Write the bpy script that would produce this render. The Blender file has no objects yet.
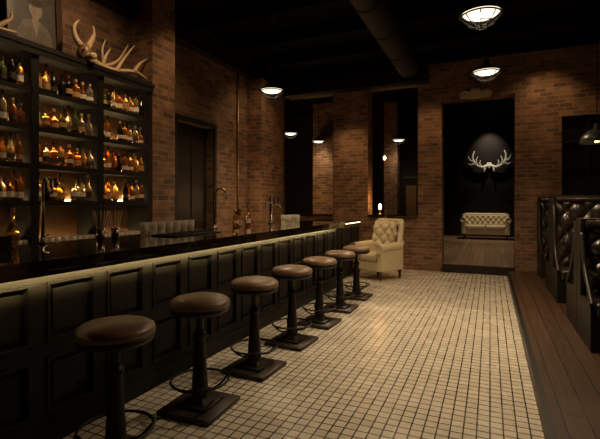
import bpy, bmesh, math, random
from mathutils import Vector, Matrix
random.seed(7)
pi=math.pi
scene=bpy.context.scene
scene.view_settings.view_transform='Standard'

# ------------------------------------------------------------ materials
def newmat(name):
    m=bpy.data.materials.new(name); m.use_nodes=True
    nt=m.node_tree; b=nt.nodes['Principled BSDF']
    return m,nt,b
def simple(name,col,rough=0.5,metal=0.0,noise=0.0,nscale=8.0,bump=0.0,trans=0.0,coat=0.0,emis=None,estr=0.0,spec=None):
    m,nt,b=newmat(name)
    b.inputs['Base Color'].default_value=(*col,1)
    b.inputs['Roughness'].default_value=rough
    b.inputs['Metallic'].default_value=metal
    b.inputs['Transmission Weight'].default_value=trans
    b.inputs['Coat Weight'].default_value=coat
    if spec is not None: b.inputs['Specular IOR Level'].default_value=spec
    if emis:
        b.inputs['Emission Color'].default_value=(*emis,1)
        b.inputs['Emission Strength'].default_value=estr
    if noise>0 or bump>0:
        tc=nt.nodes.new('ShaderNodeTexCoord')
        n=nt.nodes.new('ShaderNodeTexNoise'); n.inputs['Scale'].default_value=nscale; n.inputs['Detail'].default_value=4
        nt.links.new(tc.outputs['Object'],n.inputs['Vector'])
        if noise>0:
            mx=nt.nodes.new('ShaderNodeMix'); mx.data_type='RGBA'
            mx.inputs['A'].default_value=(*[c*(1-noise) for c in col],1)
            mx.inputs['B'].default_value=(*[min(1,c*(1+noise)) for c in col],1)
            nt.links.new(n.outputs['Fac'],mx.inputs['Factor'])
            nt.links.new(mx.outputs['Result'],b.inputs['Base Color'])
        if bump>0:
            bp=nt.nodes.new('ShaderNodeBump'); bp.inputs['Strength'].default_value=bump; bp.inputs['Distance'].default_value=0.01
            nt.links.new(n.outputs['Fac'],bp.inputs['Height']); nt.links.new(bp.outputs['Normal'],b.inputs['Normal'])
    return m
def brick_mat(name,c1,c2,mortar,bw=0.22,bh=0.078,ms=0.009,rough=0.85):
    m,nt,b=newmat(name); N=nt.nodes; L=nt.links
    g=N.new('ShaderNodeNewGeometry')
    sp=N.new('ShaderNodeSeparateXYZ'); L.new(g.outputs['Position'],sp.inputs[0])
    sn=N.new('ShaderNodeSeparateXYZ'); L.new(g.outputs['True Normal'],sn.inputs[0])
    ab=N.new('ShaderNodeMath'); ab.operation='ABSOLUTE'; L.new(sn.outputs['X'],ab.inputs[0])
    gt=N.new('ShaderNodeMath'); gt.operation='GREATER_THAN'; L.new(ab.outputs[0],gt.inputs[0]); gt.inputs[1].default_value=0.5
    mx=N.new('ShaderNodeMix'); L.new(gt.outputs[0],mx.inputs['Factor']); L.new(sp.outputs['X'],mx.inputs['A']); L.new(sp.outputs['Y'],mx.inputs['B'])
    cb=N.new('ShaderNodeCombineXYZ'); L.new(mx.outputs['Result'],cb.inputs['X']); L.new(sp.outputs['Z'],cb.inputs['Y'])
    br=N.new('ShaderNodeTexBrick'); L.new(cb.outputs[0],br.inputs['Vector'])
    br.inputs['Scale'].default_value=1; br.inputs['Brick Width'].default_value=bw; br.inputs['Row Height'].default_value=bh
    br.inputs['Mortar Size'].default_value=ms; br.inputs['Mortar Smooth'].default_value=0.2
    br.inputs['Color1'].default_value=(*c1,1); br.inputs['Color2'].default_value=(*c2,1); br.inputs['Mortar'].default_value=(*mortar,1)
    no=N.new('ShaderNodeTexNoise'); no.inputs['Scale'].default_value=5; no.inputs['Detail'].default_value=5; L.new(g.outputs['Position'],no.inputs['Vector'])
    rp=N.new('ShaderNodeMapRange'); L.new(no.outputs['Fac'],rp.inputs['Value']); rp.inputs['From Min'].default_value=.3; rp.inputs['From Max'].default_value=.7
    rp.inputs['To Min'].default_value=0.65; rp.inputs['To Max'].default_value=1.25
    mul=N.new('ShaderNodeMix'); mul.data_type='RGBA'; mul.blend_type='MULTIPLY'; mul.inputs['Factor'].default_value=1
    L.new(br.outputs['Color'],mul.inputs['A']); L.new(rp.outputs['Result'],mul.inputs['B'])
    L.new(mul.outputs['Result'],b.inputs['Base Color'])
    bp=N.new('ShaderNodeBump'); bp.invert=True; bp.inputs['Strength'].default_value=0.6; bp.inputs['Distance'].default_value=0.010
    L.new(br.outputs['Fac'],bp.inputs['Height'])
    bp2=N.new('ShaderNodeBump'); bp2.inputs['Strength'].default_value=0.4; bp2.inputs['Distance'].default_value=0.01
    L.new(no.outputs['Fac'],bp2.inputs['Height']); L.new(bp.outputs['Normal'],bp2.inputs['Normal'])
    L.new(bp2.outputs['Normal'],b.inputs['Normal'])
    b.inputs['Roughness'].default_value=rough
    return m
def plane_brick(name,c1,c2,mortar,bw,bh,ms,off,rough,swap=False,rvar=0.1,bump=.4,grain=False):
    m,nt,b=newmat(name); N=nt.nodes; L=nt.links
    g=N.new('ShaderNodeNewGeometry')
    vec=g.outputs['Position']
    sp=N.new('ShaderNodeSeparateXYZ'); L.new(vec,sp.inputs[0])
    cb=N.new('ShaderNodeCombineXYZ')
    L.new(sp.outputs['Y' if swap else 'X'],cb.inputs['X']); L.new(sp.outputs['X' if swap else 'Y'],cb.inputs['Y'])
    br=N.new('ShaderNodeTexBrick'); L.new(cb.outputs[0],br.inputs['Vector'])
    br.offset=off; br.inputs['Scale'].default_value=1; br.inputs['Brick Width'].default_value=bw; br.inputs['Row Height'].default_value=bh
    br.inputs['Mortar Size'].default_value=ms; br.inputs['Mortar Smooth'].default_value=0.1
    br.inputs['Color1'].default_value=(*c1,1); br.inputs['Color2'].default_value=(*c2,1); br.inputs['Mortar'].default_value=(*mortar,1)
    no=N.new('ShaderNodeTexNoise'); no.inputs['Scale'].default_value=3 if not grain else 4; no.inputs['Detail'].default_value=5 if grain else 2
    if grain:
        mp=N.new('ShaderNodeMapping'); mp.inputs['Scale'].default_value=(1,12,1); L.new(cb.outputs[0],mp.inputs['Vector']); L.new(mp.outputs[0],no.inputs['Vector'])
    else: L.new(vec,no.inputs['Vector'])
    rp=N.new('ShaderNodeMapRange'); L.new(no.outputs['Fac'],rp.inputs['Value']); rp.inputs['From Min'].default_value=.3; rp.inputs['From Max'].default_value=.7
    rp.inputs['To Min'].default_value=0.75 if grain else .92; rp.inputs['To Max'].default_value=1.12 if grain else 1.06
    mul=N.new('ShaderNodeMix'); mul.data_type='RGBA'; mul.blend_type='MULTIPLY'; mul.inputs['Factor'].default_value=1
    L.new(br.outputs['Color'],mul.inputs['A']); L.new(rp.outputs['Result'],mul.inputs['B'])
    L.new(mul.outputs['Result'],b.inputs['Base Color'])
    ra=N.new('ShaderNodeMapRange'); L.new(no.outputs['Fac'],ra.inputs['Value']); ra.inputs['To Min'].default_value=rough-rvar; ra.inputs['To Max'].default_value=rough+rvar
    L.new(ra.outputs['Result'],b.inputs['Roughness'])
    bp=N.new('ShaderNodeBump'); bp.invert=True; bp.inputs['Strength'].default_value=bump; bp.inputs['Distance'].default_value=0.004
    L.new(br.outputs['Fac'],bp.inputs['Height']); L.new(bp.outputs['Normal'],b.inputs['Normal'])
    return m
def emit(name,col,s):
    m=bpy.data.materials.new(name); m.use_nodes=True; nt=m.node_tree; nt.nodes.clear()
    e=nt.nodes.new('ShaderNodeEmission'); e.inputs[0].default_value=(*col,1); e.inputs[1].default_value=s
    o=nt.nodes.new('ShaderNodeOutputMaterial'); nt.links.new(e.outputs[0],o.inputs[0]); return m

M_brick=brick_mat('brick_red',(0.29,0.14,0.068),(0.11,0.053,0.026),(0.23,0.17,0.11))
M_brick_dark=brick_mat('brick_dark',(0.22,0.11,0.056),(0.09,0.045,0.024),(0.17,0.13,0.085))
M_tile=plane_brick('floor_tile',(0.74,0.67,0.54),(0.64,0.57,0.45),(0.05,0.035,0.022),0.078,0.078,0.0050,0.0,0.27,rvar=.05)
M_plank=plane_brick('wood_planks',(0.085,0.044,0.022),(0.050,0.026,0.013),(0.008,0.005,0.003),1.6,0.14,0.004,0.37,0.42,swap=True,grain=True)
M_plank2=plane_brick('lounge_planks',(0.34,0.22,0.13),(0.24,0.15,0.085),(0.02,0.012,0.006),1.6,0.12,0.004,0.37,0.4,swap=True,grain=True)
M_black=simple('black_paint',(0.008,0.007,0.006),0.6,noise=.2,spec=.3)
M_ceil=simple('ceiling_black',(0.004,0.0035,0.003),0.9,noise=.3,nscale=2,spec=.1)
M_barpaint=simple('bar_paint',(0.019,0.017,0.013),0.5,noise=.12,nscale=3,spec=.12)
M_bartop=simple('bar_top_lacquer',(0.014,0.008,0.004),0.05,noise=.4,nscale=5,coat=1.0)
M_iron=simple('cast_iron',(0.022,0.018,0.014),0.45,0.6,noise=.3,nscale=20,bump=.15)
M_leather=simple('brown_leather',(0.22,0.132,0.074),0.38,noise=.45,nscale=16,bump=.3,spec=.5)
M_seatrim=simple('seat_rim',(0.02,0.014,0.010),0.4,0.3,noise=.2)
M_woodbase=simple('stool_base_wood',(0.035,0.021,0.012),0.45,noise=.3,nscale=10)
M_cream=simple('cream_leather',(0.62,0.51,0.31),0.42,noise=.12,nscale=8,bump=.08)
M_button=simple('leather_button',(0.30,0.23,0.13),0.5,noise=.1)
M_booth=simple('booth_leather',(0.020,0.014,0.010),0.3,noise=.3,nscale=9,bump=.1)
M_boothwood=simple('booth_wood',(0.010,0.007,0.005),0.45,noise=.3,nscale=8)
M_lega=simple('dark_turned_wood',(0.04,0.02,0.01),0.4,noise=.2)
M_antler=simple('antler_bone',(0.58,0.42,0.24),0.55,noise=.35,nscale=7,bump=.2)
M_antlerw=simple('antler_white',(0.85,0.80,0.66),0.5,noise=.1,nscale=7)
M_chrome=simple('brushed_steel',(0.55,0.48,0.38),0.25,1.0,noise=.05)
M_glass=simple('clear_glassware',(0.95,0.88,0.74),0.08,trans=0.6,noise=.01)
M_lamp=emit('lamp_glow',(1.0,0.84,0.58),2.0)
M_lampc=emit('lamp_glow_center',(1.0,0.86,0.62),8.0)
M_bulb=emit('bulb_glow',(1.0,0.62,0.25),25.0)
M_led=emit('led_strip',(1.0,0.74,0.36),210.0)
M_glowstrip=emit('added_glow_strip',(1.0,0.66,0.30),11.0)  # emissive strip added to the service station for its warm glow
M_shled=emit('shelf_led',(1.0,0.66,0.30),36.0)
M_gold=simple('aged_brass',(0.40,0.25,0.10),0.4,0.8,noise=.2)
M_plaster=simple('dark_plaster',(0.017,0.013,0.010),0.8,noise=.2,nscale=2,spec=.2)
M_door=simple('dark_door_wood',(0.014,0.009,0.006),0.5,noise=.3,nscale=6,spec=.2)
M_back=simple('back_bar_panel',(0.16,0.085,0.035),0.5,noise=.3,nscale=6)
M_steelshade=simple('enamel_shade',(0.03,0.028,0.025),0.35,noise=.1)
M_cornice=simple('ornament_plaster',(0.60,0.46,0.30),0.6,noise=.2)
M_frame=simple('dark_picture_frame',(0.05,0.03,0.015),0.35,noise=.3)
M_print=simple('print_paper',(0.05,0.042,0.036),0.5,noise=.8,nscale=9)
M_printl=simple('print_light',(0.24,0.19,0.14),0.5,noise=.6,nscale=14)
M_printm=simple('print_mid',(0.12,0.095,0.072),0.5,noise=.8,nscale=11)
M_windowg=simple('night_glass',(0.01,0.012,0.014),0.08,noise=.1)
BOT=[simple('bottle_amber',(0.95,0.45,0.10),0.08,trans=.9,noise=.02),
     simple('bottle_brown',(0.60,0.22,0.05),0.12,trans=.75,noise=.02),
     simple('bottle_clear',(0.98,0.87,0.66),0.06,trans=.9,noise=.02),
     simple('bottle_green',(0.16,0.20,0.06),0.12,trans=.5,noise=.02),
     simple('bottle_black',(0.015,0.012,0.010),0.15,noise=.02),
     simple('bottle_gold',(0.98,0.65,0.2),0.1,trans=.85,noise=.02)]
LAB=[simple('label_cream',(0.80,0.68,0.48),0.6,noise=.1),simple('label_tan',(0.55,0.32,0.13),0.6,noise=.1),
     simple('label_dark',(0.06,0.04,0.03),0.6,noise=.1),simple('label_white',(0.9,0.85,0.75),0.6,noise=.05)]
M_cap=simple('bottle_cap',(0.06,0.04,0.03),0.35,noise=.1)
M_straw=simple('paper_straw',(0.6,0.45,0.28),0.6,noise=.1)

# ------------------------------------------------------------ mesh builder
class MB:
    def __init__(s): s.v=[];s.f=[];s.mi=[];s.sm=[];s.mats=[]
    def add(s,vs,fs,mat,smooth=False,M=None):
        o=len(s.v)
        if mat not in s.mats: s.mats.append(mat)
        k=s.mats.index(mat)
        for v in vs:
            v=Vector(v)
            s.v.append(M@v if M else v)
        for f in fs:
            s.f.append([i+o for i in f]); s.mi.append(k); s.sm.append(smooth)
    def box(s,x0,x1,y0,y1,z0,z1,mat,M=None):
        vs=[(x,y,z) for x in (x0,x1) for y in (y0,y1) for z in (z0,z1)]
        fs=[(0,1,3,2),(4,6,7,5),(0,4,5,1),(2,3,7,6),(0,2,6,4),(1,5,7,3)]
        s.add(vs,fs,mat,False,M)
    def rbox(s,c,size,r,mat,M=None,seg=3):
        bm=bmesh.new(); bmesh.ops.create_cube(bm,size=1)
        for v in bm.verts: v.co=Vector((v.co.x*size[0],v.co.y*size[1],v.co.z*size[2]))
        bmesh.ops.bevel(bm,geom=bm.edges[:],offset=min(r,min(size)*.49),segments=seg,profile=.5,affect='EDGES')
        bm.verts.index_update()
        T=Matrix.Translation(Vector(c)); T=(M@T) if M else T
        s.add([v.co.copy() for v in bm.verts],[[v.index for v in f.verts] for f in bm.faces],mat,True,T); bm.free()
    def lathe(s,prof,mat,seg=24,M=None,smooth=True):
        vs=[];fs=[]
        for (r,z) in prof:
            for i in range(seg):
                a=2*pi*i/seg; vs.append((max(r,1e-4)*math.cos(a),max(r,1e-4)*math.sin(a),z))
        for j in range(len(prof)-1):
            for i in range(seg):
                k=(i+1)%seg; fs.append((j*seg+i,j*seg+k,(j+1)*seg+k,(j+1)*seg+i))
        s.add(vs,fs,mat,smooth,M)
    def tube(s,pts,rad,mat,seg=8,closed=False,M=None,sub=0):
        pts=[Vector(p) for p in pts]
        if not isinstance(rad,(list,tuple)): rad=[rad]*len(pts)
        if sub>0 and not closed:
            P=[];R=[];n=len(pts)
            for i in range(n-1):
                p0=pts[max(0,i-1)];p1=pts[i];p2=pts[i+1];p3=pts[min(n-1,i+2)]
                for k in range(sub):
                    t=k/sub
                    P.append(0.5*((2*p1)+(p2-p0)*t+(2*p0-5*p1+4*p2-p3)*t*t+(3*p1-p0-3*p2+p3)*t**3)); R.append(rad[i]*(1-t)+rad[i+1]*t)
            P.append(pts[-1]);R.append(rad[-1]); pts=P;rad=R
        n=len(pts);vs=[];fs=[]
        up=None
        for i in range(n):
            if closed: t=(pts[(i+1)%n]-pts[i-1])
            else: t=pts[min(n-1,i+1)]-pts[max(0,i-1)]
            t.normalize()
            if up is None:
                up=Vector((0,0,1)) if abs(t.z)<.9 else Vector((1,0,0))
            a=t.cross(up)
            if a.length<1e-4: a=t.cross(Vector((0,1,0)))
            a.normalize(); b=a.cross(t); up=b
            for k in range(seg):
                th=2*pi*k/seg; vs.append(pts[i]+(a*math.cos(th)+b*math.sin(th))*rad[i])
        for i in range(n if closed else n-1):
            j=(i+1)%n
            for k in range(seg):
                l=(k+1)%seg; fs.append((i*seg+k,i*seg+l,j*seg+l,j*seg+k))
        if not closed:
            fs.append(tuple(range(seg))); fs.append(tuple(range((n-1)*seg,n*seg)))
        s.add(vs,fs,mat,True,M)
    def grid(s,fn,nu,nv,mat,M=None):
        vs=[fn(i/nu,j/nv) for j in range(nv+1) for i in range(nu+1)]
        fs=[(j*(nu+1)+i,j*(nu+1)+i+1,(j+1)*(nu+1)+i+1,(j+1)*(nu+1)+i) for j in range(nv) for i in range(nu)]
        s.add(vs,fs,mat,True,M)
    def mesh(s,name):
        me=bpy.data.meshes.new(name); me.from_pydata([tuple(v) for v in s.v],[],s.f)
        for m in s.mats: me.materials.append(m)
        me.polygons.foreach_set('material_index',s.mi); me.polygons.foreach_set('use_smooth',s.sm)
        bm=bmesh.new(); bm.from_mesh(me); bmesh.ops.recalc_face_normals(bm,faces=bm.faces); bm.to_mesh(me); bm.free()
        me.update(); return me
    def build(s,name,loc=(0,0,0),rz=0,bevel=0,wn=False):
        o=bpy.data.objects.new(name,s.mesh(name)); scene.collection.objects.link(o)
        o.location=loc; o.rotation_euler=(0,0,rz)
        if bevel:
            b=o.modifiers.new('bevel','BEVEL'); b.width=bevel; b.segments=2; b.limit_method='ANGLE'
        if wn:
            w=o.modifiers.new('wn','WEIGHTED_NORMAL'); w.keep_sharp=True
        return o
def inst(o,name,loc,rz=0):
    n=bpy.data.objects.new(name,o.data); scene.collection.objects.link(n); n.location=loc; n.rotation_euler=(0,0,rz)
    return n
def boxobj(name,x0,x1,y0,y1,z0,z1,mat,bevel=0):
    cx,cy,cz=(x0+x1)/2,(y0+y1)/2,z0
    b=MB(); b.box(x0-cx,x1-cx,y0-cy,y1-cy,0,z1-z0,mat); return b.build(name,(cx,cy,cz),bevel=bevel)
def light(name,kind,loc,e,col=(1,.73,.46),size=.1,rot=(0,0,0),spot=None,blend=1,target=None):
    l=bpy.data.lights.new(name,kind); l.energy=e; l.color=col
    if kind=='AREA': l.size=size
    else: l.shadow_soft_size=size
    if kind=='SPOT': l.spot_size=math.radians(spot); l.spot_blend=blend
    o=bpy.data.objects.new(name,l); scene.collection.objects.link(o); o.location=loc; o.rotation_euler=rot
    if target: o.rotation_euler=(Vector(target)-Vector(loc)).to_track_quat('-Z','Y').to_euler()
    return o

CH=4.5
XL=-4.6; XR=2.3; YB=9.5; YF=-1.6
# ------------------------------------------------------------ room shell
boxobj('floor',XL,0.31,YF,YB,-0.1,0,M_tile)
b=MB(); b.box(0.34,XR,YF,YB,0.0,0.10,M_plank); b.box(0.31,0.352,YF,YB,0.0,0.108,M_boothwood); b.build('floor_platform')
boxobj('ceiling',-7.4,2.6,YF-.3,18.3,CH,CH+.2,M_ceil)
b=MB()
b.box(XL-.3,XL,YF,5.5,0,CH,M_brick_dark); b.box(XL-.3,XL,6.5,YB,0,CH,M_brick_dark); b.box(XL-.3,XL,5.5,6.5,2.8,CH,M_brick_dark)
b.build('wall_left')
boxobj('wall_right',XR,XR+.3,YF,YB+.4,0,CH,M_brick)
boxobj('wall_front',XL-.3,XR+.3,YF-.3,YF,0,CH,M_plaster)
b=MB()
b.box(-3.35,-2.52,YB,YB+.4,0,CH,M_brick)
b.box(-1.42,-0.925,YB,YB+.4,0,CH,M_brick)
b.box(0.454,1.25,YB,YB+.4,0,CH,M_brick)
b.box(1.25,XR,YB,YB+.4,0,1.6,M_brick); b.box(1.25,XR,YB,YB+.4,3.1,CH,M_brick); b.box(2.1,XR,YB,YB+.4,1.6,3.1,M_brick)
b.box(-0.925,0.454,YB,YB+.4,3.62,CH,M_brick)
b.box(XL,-3.35,YB,YB+.4,0,1.14,M_brick); b.box(-2.52,-1.42,YB,YB+.4,0,1.14,M_brick)
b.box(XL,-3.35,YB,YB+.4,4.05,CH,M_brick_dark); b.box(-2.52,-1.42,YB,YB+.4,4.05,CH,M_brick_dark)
b.build('wall_back')
boxobj('trim_1',XL,-3.36,YB-.1,YB+.5,1.14,1.19,M_bartop,.01)
boxobj('trim_2',-2.51,-1.43,YB-.1,YB+.5,1.14,1.19,M_bartop,.01)
boxobj('trim_3',XL,-1.2,YB-.25,YB-.01,4.0,4.3,M_black,.01)
boxobj('trim_4',XL,XL+.16,YF,YB-.3,4.02,4.3,M_boothwood,.01)
boxobj('brick_pillar',XL,-4.18,4.52,4.97,0,CH,M_brick)
boxobj('brick_pillar',XL,-4.26,7.7,8.7,0,4.0,M_brick)
b=MB()
b.box(-4.78,-4.74,5.5,6.5,0,2.8,M_door)
for (y0,y1) in ((5.6,5.95),(6.05,6.4)):
    for (z0,z1) in ((.2,.9),(1.1,2.55)):
        b.box(-4.74,-4.725,y0,y1,z0,z1,M_door)
b.box(-4.599,-4.57,5.42,5.5,0,2.88,M_black); b.box(-4.599,-4.57,6.5,6.58,0,2.88,M_black); b.box(-4.599,-4.57,5.5,6.5,2.8,2.88,M_black)
b.lathe([(0,0),(.03,0),(.03,.03),(0,.04)],M_gold,12,Matrix.Translation((-4.72,5.58,1.05))@Matrix.Rotation(pi/2,4,'Y'))
b.build('door_1',bevel=.004)
b=MB(); b.tube([(-4.57,7.3,1.3),(-4.57,7.3,4.0)],.016,M_gold); b.box(-4.6,-4.54,7.25,7.35,1.2,1.33,M_iron); b.build('wall_conduit')
b=MB()
for i in range(9):
    y=0.2+i*1.1; b.box(XL,XR,y,y+.12,CH-.22,CH,M_ceil)
b.build('joist_beams')
b=MB(); 
b.tube([(-1.36,YF+.2,3.95),(-1.36,7.9,3.95)],.2,M_black,24)
for i in range(9): 
    y=.3+i*.95; b.tube([(-1.36,y,3.95),(-1.36,y+.05,3.95)],.212,M_black,24)
for y in (1.45,4.8,7.0): b.tube([(-1.36,y,4.1),(-1.36,y,4.498)],.01,M_iron)
b.build('air_duct')

# rooms behind
b=MB(); b.box(-1.35,2.4,YB+.4,14.0,0.0,.17,M_plank2); b.box(-2.2,2.4,14.0,17.9,0.0,.17,M_plank2); b.box(-0.92,.45,YB,YB+.4,0,.17,M_plank2); b.box(-0.92,.45,YB-.03,YB,0.0,.172,M_boothwood); b.build('floor_lounge')
boxobj('wall_lounge_back',-2.4,2.6,17.9,18.1,0,CH,M_plaster)
boxobj('wall_divider',-1.5,-1.35,YB+.4,14.0,0,CH,M_plaster)
boxobj('wall_lounge_left',-2.4,-2.2,14.0,17.9,0,CH,M_plaster)
boxobj('wall_lounge_right',2.4,2.6,YB+.4,17.9,0,CH,M_plaster)
boxobj('floor_side_room',-7.2,-1.5,YB+.4,13.8,-.1,0,M_plank2)
boxobj('wall_side_back',-7.2,-1.5,13.8,14.0,0,CH,M_plaster)
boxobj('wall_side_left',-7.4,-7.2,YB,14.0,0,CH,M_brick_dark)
boxobj('brick_pillar',-5.0,-4.35,12.3,12.7,0,CH,M_brick)
boxobj('brick_pillar',-2.95,-2.55,13.0,13.4,0,CH,M_brick_dark)
b=MB(); b.box(-2.5,-1.6,13.73,13.799,0,2.2,M_door); b.box(-2.42,-2.1,13.71,13.73,.2,2.0,M_back); b.box(-2.0,-1.68,13.71,13.73,.2,2.0,M_back)
b.box(-2.5,-1.6,13.7,13.799,2.2,2.3,M_boothwood); b.build('panelled_double_door')
b=MB(); b.box(1.25,2.1,YB+.15,YB+.18,1.6,3.1,M_windowg)
for x in (1.25,1.66,2.05): b.box(x,x+.05,YB+.08,YB+.15,1.6,3.1,M_black)
for z in (1.6,2.1,2.6,3.05): b.box(1.3,2.05,YB+.09,YB+.14,z,z+.04,M_black)
b.build('window_1')
b=MB(); 
b.rbox((0,0,0),(.34,.05,.16),.03,M_cornice); b.rbox((0,-.01,.09),(.18,.05,.10),.03,M_cornice)
for sgn in (-1,1):
    b.lathe([(0,0),(.065,0),(.07,.02),(.035,.035),(0,.04)],M_cornice,16,Matrix.Translation((sgn*.2,.02,.01))@Matrix.Rotation(pi/2,4,'X'))
    b.tube([(sgn*.12,0,.06),(sgn*.22,0,.08),(sgn*.29,0,.02),(sgn*.25,0,-.05),(sgn*.15,0,-.06)],[.02,.025,.024,.018,.008],M_cornice,8,sub=4)
b.build('carved_ornament',(-.27,YB-.03,3.66),wn=True)

# ------------------------------------------------------------ bar counter
b=MB()
y0,y1=0.0,7.0
FX=-2.45
b.box(-3.15,FX,y0,y1,0.0,1.07,M_barpaint)
b.box(FX,FX+.045,y0,y1,0.0,.12,M_barpaint)
b.box(FX,FX+.03,y0,y1,.12,.19,M_barpaint)
b.box(FX,FX+.03,y0,y1,.98,1.07,M_barpaint)
b.box(FX,FX+.03,y0,y1,.53,.62,M_barpaint)
p=.44; off=-.075
def panel(ya,yb,za,zb):
    w=.018
    for (a,c,d,e) in ((ya,yb,za,za+w),(ya,yb,zb-w,zb),(ya,ya+w,za+w,zb-w),(yb-w,yb,za+w,zb-w)):
        b.box(FX,FX+.042,a,c,d,e,M_barpaint)
    b.box(FX,FX+.016,ya+.05,yb-.05,za+.05,zb-.05,M_barpaint)
for i in range(0,17):
    yc=off+i*p
    ya=max(y0,yc-.05); yb=min(y1,yc+.05)
    if yb>ya:
        b.box(FX,FX+.03,ya,yb,.19,.53,M_barpaint); b.box(FX,FX+.03,ya,yb,.62,.98,M_barpaint)
    if yc+p-.05<y1:
        for (za,zb) in ((.19,.53),(.62,.98)): 
            if yc+.05>y0: panel(yc+.05,yc+p-.05,za,zb)
b.box(-3.3,-2.27,y0-.05,y1+.08,1.07,1.13,M_bartop)
# fascia lip carrying a shielded led strip that washes the panels
b.box(-2.295,-2.275,y0,y1,1.040,1.07,M_bartop)
b.box(-2.315,-2.295,y0,y1,1.040,1.045,M_bartop)
b.box(-2.301,-2.296,y0+.03,y1-.03,1.047,1.067,M_led)
b.build('bar_counter',bevel=.0015)
b=MB(); b.box(-3.3,-2.55,7.6,8.9,0,1.06,M_barpaint); b.box(-3.35,-2.48,7.55,8.95,1.06,1.10,M_bartop)
for z in (.15,.6): b.box(-2.55,-2.53,7.7,8.2,z,z+.38,M_barpaint); b.box(-2.55,-2.53,8.3,8.8,z,z+.38,M_barpaint)
b.box(-2.53,-2.515,7.65,8.85,1.045,1.059,M_glowstrip)  # glowing strip added to imitate a warmly lit panel
b.box(-3.25,-2.6,7.585,7.595,1.03,1.045,M_glowstrip)  # second added glow strip, on the near side
b.build('service_station',bevel=.006)

# ------------------------------------------------------------ back bar
b=MB()
ys=[1.28,2.08,2.88,3.68,4.48]
b.box(-4.6,-3.98,1.0,4.5,0,.9,M_black); b.box(-4.6,-3.94,1.0,4.5,.9,.95,M_bartop)
for i in range(7):
    b.box(-3.98,-3.965,1.05+i*.49,1.49+i*.49,.12,.85,M_barpaint)
b.box(-4.58,-4.55,1.28,4.48,.95,3.05,M_back)
for y in ys: 
    b.box(-4.55,-4.2,y-.025,y+.025,.95,3.05,M_black); b.box(-4.2,-4.185,y-.04,y+.04,.95,3.05,M_black)
SZ=[1.47,1.84,2.22,2.6]
for z in SZ: 
    for i in range(4):
        b.box(-4.55,-4.19,ys[i]+.025,ys[i+1]-.025,z-.03,z,M_black)
        b.box(-4.205,-4.185,ys[i]+.025,ys[i+1]-.025,z-.045,z+.004,M_black)
b.box(-4.6,-4.14,1.2,4.52,3.0,3.05,M_black); b.box(-4.17,-4.15,1.22,4.5,2.94,3.0,M_black)
for z in SZ+[.951]:
    for i in range(4):
        b.box(-4.54,-4.515,ys[i]+.06,ys[i+1]-.06,z+.001,z+.014,M_shled)
b.build('back_bar_shelf')

def bottle(b,x,y,z,s=1,kind=None):
    k=random.randrange(5) if kind is None else kind
    g=random.choice([0,0,0,1,1,2,2,2,5,5,3,4]); lab=random.choice(LAB)
    r=random.uniform(.033,.041)*s; h=random.uniform(.22,.31)*s
    T=Matrix.Translation((x,y,z))
    if k==0: pr=[(0,0),(r,0),(r,.58*h),(r*.8,.68*h),(r*.36,.76*h),(r*.33,.93*h)]
    elif k==1: pr=[(0,0),(r*1.1,0),(r*1.15,.4*h),(r*1.1,.5*h),(r*.4,.62*h),(r*.36,.92*h)]
    elif k==2: pr=[(0,0),(r*.9,0),(r*.95,.62*h),(r*.55,.74*h),(r*.34,.82*h),(r*.34,.95*h)]
    elif k==3: pr=[(0,0),(r*.8,0),(r*1.2,.30*h),(r*1.0,.5*h),(r*.4,.66*h),(r*.34,.9*h)]
    else: pr=[(0,0),(r*1.2,0),(r*1.2,.48*h),(r*1.1,.54*h),(r*.42,.6*h),(r*.4,.8*h)]
    b.lathe(pr,BOT[g],10,T)
    zt=pr[-1][1]; rt=pr[-1][0]
    b.lathe([(rt*1.25,zt-.01),(rt*1.25,zt+.025),(0,zt+.025)],random.choice([M_cap,M_cap,M_gold,LAB[1]]),8,T)
    if k!=3:
        rr=max(pr[2][0],pr[1][0])*1.02+.0006
        n=6; vs=[];
        z0_=random.uniform(.1,.2)*h; z1_=z0_+random.uniform(.14,.24)*h
        for zz in (z0_,z1_):
            for i in range(n+1):
                a=-pi*.36+i*pi*.72/n-.45; vs.append((rr*math.cos(a),rr*math.sin(a),zz))
        b.add(vs,[(i,i+1,n+2+i,n+1+i) for i in range(n)],lab,True,T)
b=MB()
for z in SZ:
    for i in range(4):
        if ys[i+1]<2.4: continue
        for row,xx in ((0,-4.25),(1,-4.36)):
            y=ys[i]+.072
            while y<ys[i+1]-.06:
                if random.random()<(.95 if row==0 else .6):
                    bottle(b,xx+random.uniform(-.01,.01),y,z+.001)
                y+=random.uniform(.082,.096)
b.build('liquor_bottles')
def tumbler(b,x,y,z,r=.035,h=.11,mat=M_glass):
    b.lathe([(0,0),(r*.85,0),(r,h),(r*.92,h),(r*.78,.012),(0,.012)],mat,14,Matrix.Translation((x,y,z)))
b=MB()
for r_ in range(2):
    for i in range(26):
        tumbler(b,-4.25-.12*r_,2.25+i*.085,.951,.036,.13)
b.build('back_bar_glassware')
b=MB()
for i in range(7):
    tumbler(b,-3.08,3.22+i*.118,1.131,.042,.13)
b.build('bar_glasses')
b=MB()
for (x,y) in ((-3.12,1.98),(-3.2,5.05),(-3.1,5.2)):
    bottle(b,x,y,1.131,.95)
b.build('bar_bottles')
b=MB()
for i in range(5):
    for j in range(2): tumbler(b,-3.0-.09*j,6.3+i*.1,1.131,.035,.12)
b.build('bar_glasses')
b=MB(); b.rbox((0,0,.006),(.30,.75,.012),.004,M_black)
for i in range(9): b.box(-.13,.13,-.34+i*.083,-.325+i*.083,.012,.016,M_black)
b.build('bar_mat',(-2.85,3.6,1.131))

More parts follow.
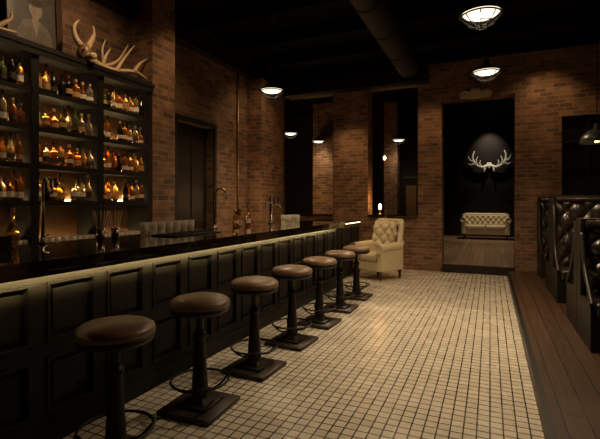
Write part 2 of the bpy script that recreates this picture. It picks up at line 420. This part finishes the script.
# ------------------------------------------------------------ top of shelf decor
b=MB()
W,H=.62,.86
for (a,c,d,e) in ((-W/2,W/2,0,.07),(-W/2,W/2,H-.07,H),(-W/2,-W/2+.07,.07,H-.07),(W/2-.07,W/2,.07,H-.07)): b.box(0,.04,a,c,d,e,M_frame)
b.box(.005,.015,-W/2+.06,W/2-.06,.06,H-.06,M_print)
def ell(x,cy,cz,ry,rz_,m): b.add([(x,cy+ry*math.cos(t),cz+rz_*math.sin(t)) for t in [2*pi*i/20 for i in range(20)]],[tuple(range(20))],m)
b.add([(.0160,-.20,.08),(.0160,.20,.08),(.0160,.19,.24),(.0160,.13,.34),(.0160,.05,.38),(.0160,-.05,.38),(.0160,-.13,.34),(.0160,-.20,.22)],[tuple(range(8))],M_printm)
b.add([(.0164,-.03,.34),(.0164,.04,.34),(.0164,.04,.46),(.0164,-.03,.46)],[(0,1,2,3)],M_printl)
ell(.0168,.01,.50,.075,.10,M_printl); ell(.0172,0,.57,.085,.045,M_frame)
b.add([(.0168,-.04,.37),(.0168,.05,.37),(.0168,.01,.20)],[(0,1,2)],M_printl)
o=b.build('framed_portrait',(-4.50,3.10,3.052),bevel=0); o.rotation_euler=(0,-.06,0)

def antler(b,beam,tines,r0=.03,mat=None,M=None):
    n=len(beam); b.tube(beam,[r0*(1-.75*i/(n-1)) for i in range(n)],mat,10,sub=6,M=M)
    for t in tines: 
        k=len(t); b.tube(t,[r0*.62*(1-.8*i/(k-1)) for i in range(k)],mat,8,sub=5,M=M)
b=MB()
antler(b,[(0,-.40,.09),(.0,-.2,.045),(0.02,0,.06),(.03,.3,.12),(.03,.55,.05)],
  [[(0,-.22,.045),(.04,-.2,.18),(.03,-.12,.30)],[(.02,-.02,.06),(.05,.08,.24),(.03,.26,.46)],[(.03,.25,.11),(.04,.36,.26),(.02,.54,.38)]],.045,M_antler)
antler(b,[(-.10,-.3,.04),(-.1,-.1,.10),(-.1,.12,.24),(-.12,.3,.50)],[[(-.1,-.1,.1),(-.08,-.15,.28),(-.1,-.08,.44)]],.036,M_antler)
b.build('antler',(-4.30,4.02,3.055))
b=MB()
antler(b,[(0,-.6,.35),(.02,-.35,.14),(.02,-.05,.045),(.02,.17,.06)],
  [[(.02,-.3,.12),(.04,-.2,.25),(.03,-.12,.36)],[(.02,-.02,.045),(.04,.1,.16),(.03,.12,.24)]],.045,M_antler)
b.build('antler',(-4.25,2.55,3.055))
b=MB()
b.lathe([(0,0),(.06,.01),(.09,.07),(.085,.14),(.05,.20),(0,.21)],M_leather,16,Matrix.Scale(.8,4,(0,1,0)))
b.rbox((.10,0,.05),(.15,.08,.07),.028,M_antler)
for sg in (-1,1):
    b.tube([(0,sg*.04,.17),(-.02,sg*.10,.26),(0,sg*.13,.36),(.03,sg*.09,.44)],[.035,.03,.02,.007],M_antler,10,sub=5)
    b.lathe([(0,0),(.018,0),(0,.012)],M_black,10,Matrix.Translation((.06,sg*.06,.11))@Matrix.Rotation(-sg*pi/2,4,'X'))
b.build('horned_skull',(-4.22,3.48,3.052),wn=True)

# ------------------------------------------------------------ bar items
def gooseneck(name,loc,h,reach,dirx=1):
    b=MB()
    b.lathe([(0,0),(.035,0),(.035,.012),(.02,.02),(.016,.05),(.0,.05)],M_chrome,16)
    pts=[(0,0,.03),(0,0,h-.08)]+[(dirx*reach/2*(1-math.cos(t)),0,h-.08+.08*math.sin(t)) for t in [pi*k/8 for k in range(1,9)]]+[(dirx*reach,0,h-.13)]
    b.tube(pts,.012,M_chrome,10)
    b.tube([(0,.0,.05),(0,.05,.07)],.006,M_chrome,8)
    return b.build(name,loc)
gooseneck('gooseneck_faucet',(-3.18,2.25,1.131),.52,.10)
gooseneck('beer_tap',(-3.15,4.5,1.131),.50,.16)
b=MB()
b.lathe([(0,0),(.05,0),(.05,.015),(.028,.03),(.028,.30),(.04,.33),(0,.35)],M_chrome,18)
b.tube([(0,-.16,.30),(0,.16,.30)],.024,M_chrome,12)
for y in (-.13,0,.13):
    b.tube([(0,y,.30),(.09,y,.29),(.10,y,.24)],.011,M_chrome,8); b.tube([(.05,y,.30),(.06,y,.42)],[.008,.014],M_black,8)
b.build('beer_tap_tower',(-3.1,5.9,1.131))
b=MB()
for cy in (0,.16):
    b.lathe([(0,0),(.032,0),(.036,.10),(.033,.10),(.029,.01),(0,.01)],M_chrome,16,Matrix.Translation((0,cy,0)))
    for i in range(5):
        a=i*1.25; b.tube([(.015*math.cos(a),cy+.015*math.sin(a),.012),(.05*math.cos(a),cy+.07*math.sin(a),.25)],.003,M_straw,6)
b.build('straw_holder',(-3.1,2.72,1.131))
b=MB()
b.box(0,.16,0,.5,0,.012,M_black); b.box(0,.012,0,.5,.012,.09,M_black); b.box(.148,.16,0,.5,.012,.09,M_black)
for i in range(5): b.box(.012,.148,.0+i*.122,.012+i*.122,.012,.09,M_black)
for i in range(4): b.rbox((.08,.067+i*.122,.07),(.11,.09,.08),.01,random.choice([LAB[0],LAB[1],M_leather]))
b.build('garnish_caddy',(-3.2,1.42,1.131))

# ------------------------------------------------------------ bar stools
def stool():
    b=MB()
    b.rbox((0,0,.0175),(.42,.42,.035),.006,M_woodbase,seg=1)
    b.rbox((0,0,.0445),(.25,.25,.019),.005,M_iron,seg=1)
    def frus(z0,w0,z1,w1):
        vs=[(sx*w/2,sy*w/2,z) for (w,z) in ((w0,z0),(w1,z1)) for sx,sy in ((-1,-1),(1,-1),(1,1),(-1,1))]
        b.add(vs,[(0,1,2,3),(4,5,6,7),(0,1,5,4),(1,2,6,5),(2,3,7,6),(3,0,4,7)],M_iron)
    frus(.054,.17,.085,.12); b.lathe([(.062,.08),(.058,.14),(.047,.30),(.037,.48),(.033,.50),(.046,.505),(.048,.53),(.033,.54),(.028,.56)],M_iron,20)
    b.lathe([(.026,.55),(.026,.64),(.05,.66),(.12,.675),(.15,.685),(0,.685)],M_iron,20)
    R=.20; zr=.20
    b.tube([(R*math.cos(2*pi*i/32),R*math.sin(2*pi*i/32),zr) for i in range(32)],.009,M_iron,8,closed=True)
    for i in range(4):
        a=pi/4+i*pi/2; c,s_=math.cos(a),math.sin(a)
        b.tube([(.05*c,.05*s_,.13),(.10*c,.10*s_,.125),(.15*c,.15*s_,.15),(R*c,R*s_,zr)],.008,M_iron,8,sub=4)
    k=.94
    b.lathe([(.0,.682),(.20*k,.682),(.215*k,.69),(.218*k,.71),(.212*k,.722)],M_seatrim,40)
    b.lathe([(.21*k,.718),(.222*k,.728),(.226*k,.745),(.218*k,.765),(.19*k,.782),(.14*k,.793),(.07*k,.799),(0,.80)],M_leather,40)
    b.tube([(.221*k*math.cos(2*pi*i/40),.221*k*math.sin(2*pi*i/40),.722) for i in range(40)],.005,M_seatrim,6,closed=True)
    return b
s0=stool().build('bar_stool',(-1.90,1.77,0))
for i,y in enumerate((2.50,3.27,4.05,4.83,5.61,6.40)):
    inst(s0,'bar_stool',(-1.88,y,0),random.uniform(-.06,.06))

# ------------------------------------------------------------ tufted furniture
def puff(u,v,nx,ny):
    a=u*nx+v*ny; c=u*nx-v*ny
    return (abs(math.sin(pi*a))*abs(math.sin(pi*c)))**.45
def buttons(b,fn,nx,ny,mat,r=.012):
    for i in range(0,2*nx+1):
        for j in range(0,2*ny+1):
            if (i+j)%2: continue
            u=i/(2*nx); v=j/(2*ny)
            if .02<u<.98 and .02<v<.98:
                p=Vector(fn(u,v)); b.lathe([(0,-r*.5),(r,-r*.3),(r*.9,r*.4),(0,r*.7)],mat,8,Matrix.Translation(p)@Matrix.Rotation(pi/2,4,'X'))
def chair(w,back_h,arm_h,mat,but,nx,ny,seats=1,lean=.12):
    b=MB(); hw=w/2; d=.78
    b.rbox((0,-.02,.27),(w-.10,d-.12,.2),.04,mat)
    sw=(w-.34)/seats
    for i in range(seats):
        b.rbox((-(w-.34)/2+sw*(i+.5),-.08,.425),(sw-.008,.60,.15),.05,mat,seg=4)
    iw=w-.2
    def fb(u,v,dd=.06):
        x=(u-.5)*iw; z=.42+v*(back_h-.42)
        curve=-.10*(abs(2*u-1)**2.5)
        y=.20+lean*v+curve-dd*puff(u,v,nx,ny)
        if v>.9: y+= (v-.9)*.5
        return (x,y,z)
    b.grid(fb,nx*14,ny*14,mat)
    buttons(b,lambda u,v:fb(u,v,0.01),nx,ny,but)
    def sh(u,v):
        x=(u-.5)*(iw+.10); z=.2+v*(back_h-.2)
        return (x,.34+lean*v-.13*(abs(2*u-1)**3),z)
    b.grid(sh,16,6,mat)
    pts=[((u-.5)*(iw+.05),.275+lean-.12*(abs(2*u-1)**2.7),back_h) for u in [i/14 for i in range(15)]]
    b.tube(pts,[.045]+[.06]*13+[.045],mat,14)
    for s in (-1,1):
        b.tube([(s*(iw/2+.01),.12,.35),(s*(iw/2+.02),.15+lean*.5,(.35+back_h)/2),(s*(iw/2+.01),.17+lean,back_h)],[.06,.06,.055],mat,12,sub=5)
        b.rbox((s*(hw-.085),-.06,(arm_h+.18)/2),(.13,d-.12,arm_h-.18),.03,mat)
        b.tube([(s*(hw-.07),-.42,arm_h-.03),(s*(hw-.07),-.40,arm_h-.03),(s*(hw-.07),.20,arm_h-.01),(s*(hw-.09),.30,arm_h+.06)],[.06,.085,.08,.06],mat,16)
        def fa(u,v,dd=.02):
            return (s*(hw-.145-dd*puff(u,v,4,2)), -.38+u*.6, .36+v*(arm_h-.38))
        b.grid(fa,32,16,mat)
        b.lathe([(0,-.005),(.08,-.003),(.085,.006)],mat,16,Matrix.Translation((s*(hw-.07),-.425,arm_h-.03))@Matrix.Rotation(pi/2,4,'X'))
        for yy in (-.32,.26):
            b.lathe([(0,0),(.016,0),(.018,.02),(.03,.07),(.022,.10),(.034,.13),(.034,.18)],M_lega,12,Matrix.Translation((s*(hw-.11),yy,0)))
    return b
chair(.76,1.08,.64,M_cream,M_button,3,3,1).build('tufted_armchair',(-1.95,8.25,0),rz=-.45,wn=True)
lv=chair(1.6,.86,.72,M_cream,M_button,8,2,2,.08).build('tufted_loveseat',(-.15,16.6,.171),rz=0,wn=True)

# ------------------------------------------------------------ booths
def booth(name,yb,face,tall=1.42):
    b=MB(); x0,x1=.0,1.40
    t=face
    def Y(a): return t*a
    def bx(xa,xb,ya,yb_,za,zb,m): b.box(xa,xb,min(Y(ya),Y(yb_)),max(Y(ya),Y(yb_)),za,zb,m)
    bx(x0,x1,-.06,.02,0,tall,M_boothwood)
    bx(x0-.015,x1,-.075,.06,tall,tall+.04,M_boothwood)
    bx(x0,x1,.02,.60,0,.30,M_boothwood)
    b.rbox(((x0+x1)/2,Y(.33),.37),(x1-x0-.01,.56,.15),.045,M_booth,seg=4)
    nx,ny=5,3
    def fb(u,v,dd=.06):
        return (x0+.02+u*(x1-x0-.04),Y(.055+.06*(1-v)+dd*puff(u,v,nx,ny)*min(1,min(u,1-u,v,1-v)*12+.2)),.44+v*(tall-.46))
    b.grid(fb,nx*14,ny*14,M_booth)
    buttons(b,lambda u,v:fb(u,v,.012),nx,ny,M_booth,.014)
    b.tube([(x0+.03,Y(.075),tall-.02),(x1-.03,Y(.075),tall-.02)],.045,M_booth,12)
    bx(x0-.03,x0,-.06,.12,0,tall+.0,M_boothwood); bx(x0-.03,x0,.12,.60,0,.42,M_boothwood)
    b.tube([(x0-.015,Y(.12),tall-.1),(x0-.015,Y(.2),tall-.3),(x0-.015,Y(.28),.7),(x0-.015,Y(.5),.5),(x0-.015,Y(.6),.42)],.022,M_boothwood,8,sub=5)
    return b.build(name,(.86,yb,.101),wn=True)
booth('booth_bench',9.37,-1)
booth('booth_bench',7.45,1); booth('booth_bench',7.31,-1)
booth('booth_bench',5.35,1,1.15); booth('booth_bench',5.21,-1,1.15)
def btable(y):
    b=MB(); b.rbox((.62,0,.725),(1.2,.60,.04),.012,M_bartop); 
    b.lathe([(0,0),(.24,0),(.24,.015),(.06,.03),(.035,.06),(.03,.68),(.1,.705),(0,.705)],M_iron,20,Matrix.Translation((.62,0,0)))
    return b.build('booth_table',(.95,y,.101),wn=True)
btable(8.41); btable(6.33)

# ------------------------------------------------------------ pendant lamps
def pendant_mesh(cord):
    b=MB()
    b.tube([(0,0,.12),(0,0,cord)],.008,M_black,6)
    b.lathe([(0,cord),(.05,cord),(.05,cord-.025),(0,cord-.03)],M_iron,16)
    b.lathe([(0,.17),(.035,.17),(.04,.10),(.07,.08),(.17,.04),(.20,.0),(.205,-.01),(.195,-.008),(.165,.025),(.06,.055),(0,.06)],M_steelshade,32)
    b.lathe([(.172,.012),(.15,-.010),(.11,-.026)],M_lamp,28)
    b.lathe([(.11,-.026),(.06,-.038),(0,-.042)],M_lampc,28)
    b.lathe([(.17,.013),(0,.02)],M_lamp,28)
    R=.19; D=.12
    b.tube([(R*math.cos(2*pi*i/28),R*math.sin(2*pi*i/28),-.02) for i in range(28)],.008,M_iron,6,closed=True)
    b.tube([(.125*math.cos(2*pi*i/20),.125*math.sin(2*pi*i/20),-.02-D*.62) for i in range(20)],.006,M_iron,6,closed=True)
    b.tube([(.06*math.cos(2*pi*i/20),.06*math.sin(2*pi*i/20),-.02-D*.92) for i in range(20)],.005,M_iron,6,closed=True)
    for i in range(4):
        a=i*pi/4; c,s_=math.cos(a),math.sin(a)
        b.tube([(R*c*k,R*s_*k,-.02-D*(1-k*k)) for k in (1,.9,.75,.6,.3,0,-.3,-.6,-.75,-.9,-1)],.0055,M_iron,6)
    return b
pz=3.3
def pend(x,y,e,z=pz):
    pendant_mesh((CH-z)-.002).build('pendant_lamp',(x,y,z))
    if e: light('lamp_spot','SPOT',(x,y,z-.16),e,(1,.74,.46),.12,spot=150,blend=.9)
pend(-.08,4.57,165); pend(-.05,6.6,180); pend(-3.28,6.27,100)
pend(-4.85,10.35,50); pend(-4.7,12.0,30); pend(-2.45,12.7,30)
b=MB(); b.tube([(0,0,.08),(0,0,CH-2.75)],.004,M_black,6); b.lathe([(0,.09),(.018,.09),(.02,.04),(.015,.035)],M_gold,12); b.lathe([(.015,.04),(.035,0),(.035,-.03),(.02,-.06),(0,-.07)],M_bulb,14)
b.build('edison_bulb',(-2.75,12.2,2.75))
b=MB(); b.lathe([(0,0),(.05,0),(.05,.01),(.014,.02),(.014,.1),(.035,.11)],M_gold,14); b.lathe([(.014,.11),(.035,.15),(.028,.22),(0,.25)],M_bulb,14)
b.build('candle_lamp',(-2.28,9.65,1.191))
light('candle_light','POINT',(-2.28,9.5,1.5),7,(1,.5,.18),.04)
b=MB()
b.tube([(0,0,.2),(0,0,CH-2.2)],.006,M_black,6)
b.lathe([(0,.24),(.03,.24),(.035,.18),(.10,.15),(.17,.08),(.19,0),(.183,0),(.163,.075),(.09,.14),(0,.155)],M_steelshade,28)
b.lathe([(0,.11),(.03,.08),(.035,.04),(.02,.01),(0,.005)],M_bulb,14)
b.build('dome_pendant_lamp',(1.22,6.4,2.2))
light('dome_spot','SPOT',(1.22,6.4,2.18),20,(1,.62,.32),.06,spot=140)
b=MB(); b.lathe([(0,0),(.05,0),(.055,.14),(.03,.17),(0,.17)],M_black,20); b.tube([(0,0,.15),(0,0,.28)],.012,M_black,8)
b.build('added_spot_housing',(-1.55,8.25,4.2))  # made-up housing for the spot added to make a floor highlight

b=MB()
b.rbox((0,-.02,0),(.16,.04,.22),.02,M_antlerw)
for s in (-1,1):
    antler(b,[(s*.05,-.05,-.02),(s*.25,-.10,-.08),(s*.48,-.12,.05),(s*.58,-.10,.32),(s*.52,-.08,.55)],
      [[(s*.25,-.1,-.08),(s*.33,-.14,.06),(s*.30,-.14,.2)],[(s*.42,-.12,0),(s*.46,-.15,.15),(s*.40,-.15,.34)],[(s*.55,-.11,.15),(s*.68,-.12,.22),(s*.74,-.1,.38)],[(s*.15,-.08,-.06),(s*.16,-.15,-.2),(s*.2,-.15,-.28)],[(s*.5,-.12,.08),(s*.64,-.13,.02),(s*.74,-.1,.1)]],.075,M_antlerw)
b.build('mounted_antlers',(-.03,17.86,2.88))

# ------------------------------------------------------------ lights
light('lounge_spot','SPOT',(-.03,17.2,4.35),110,(1,.86,.66),.03,spot=75,target=(-.03,17.9,3.4))
light('lounge_light','SPOT',(-.1,13.0,4.3),230,(1,.78,.53),.2,spot=100)
light('lounge_light','SPOT',(-.15,15.7,4.3),260,(1,.80,.58),.15,spot=60,target=(-.15,16.5,.6))
light('side_room_light','POINT',(-5.4,11.0,2.0),26,(1,.58,.25),.2)
wc=(1,.62,.31)
light('added_wall_wash','SPOT',(-3.4,5.0,4.25),40,wc,.05,spot=90,target=(-4.4,5.0,2.0))  # this and the following wall washes are added to brighten brick, no fixtures
light('added_wall_wash','SPOT',(-3.5,7.3,4.25),46,wc,.05,spot=95,target=(-4.6,7.6,1.8))
light('added_wall_wash','SPOT',(-2.9,8.6,3.7),60,wc,.05,spot=85,target=(-2.9,9.5,1.5))
light('added_wall_wash','SPOT',(-1.15,8.6,4.2),55,wc,.05,spot=75,target=(-1.15,9.5,1.6))
light('added_wall_wash','SPOT',(.95,8.7,4.3),45,wc,.05,spot=95,target=(.95,9.5,2.5))
light('added_shelf_wash','SPOT',(-3.1,3.3,4.25),90,(1,.66,.36),.08,spot=110,target=(-4.3,3.4,2.6))  # added to light the labels, antlers and portrait, no fixture
light('added_floor_spot','SPOT',(-.7,3.9,4.2),125,(1,.75,.47),.1,spot=62,target=(-.7,4.1,0))  # added to brighten the floor, no fixture modelled
light('added_floor_spot','SPOT',(-1.55,8.25,4.15),340,(1,.76,.49),.12,spot=55,target=(-.9,4.3,0))  # added spot that puts a specular highlight on the tiles
light('chair_spot','SPOT',(-1.6,7.2,4.2),60,(1,.76,.48),.08,spot=50,target=(-1.9,8.2,.4))
light('added_accent_light','POINT',(-3.7,7.2,1.5),12,(1,.6,.28),.06)  # added low warm light for aisle wall and bar end, no fixture

w=bpy.data.worlds.new('World'); scene.world=w; w.use_nodes=True
w.node_tree.nodes['Background'].inputs[0].default_value=(1,.7,.45,1); w.node_tree.nodes['Background'].inputs[1].default_value=.004

cam=bpy.data.cameras.new('camera'); co=bpy.data.objects.new('camera',cam); scene.collection.objects.link(co)
co.location=(0,0,1.45); co.rotation_euler=(pi/2,0,math.radians(23.84)); cam.sensor_width=36; cam.lens=25.8; cam.shift_y=-.0275; cam.clip_start=.05
scene.camera=co
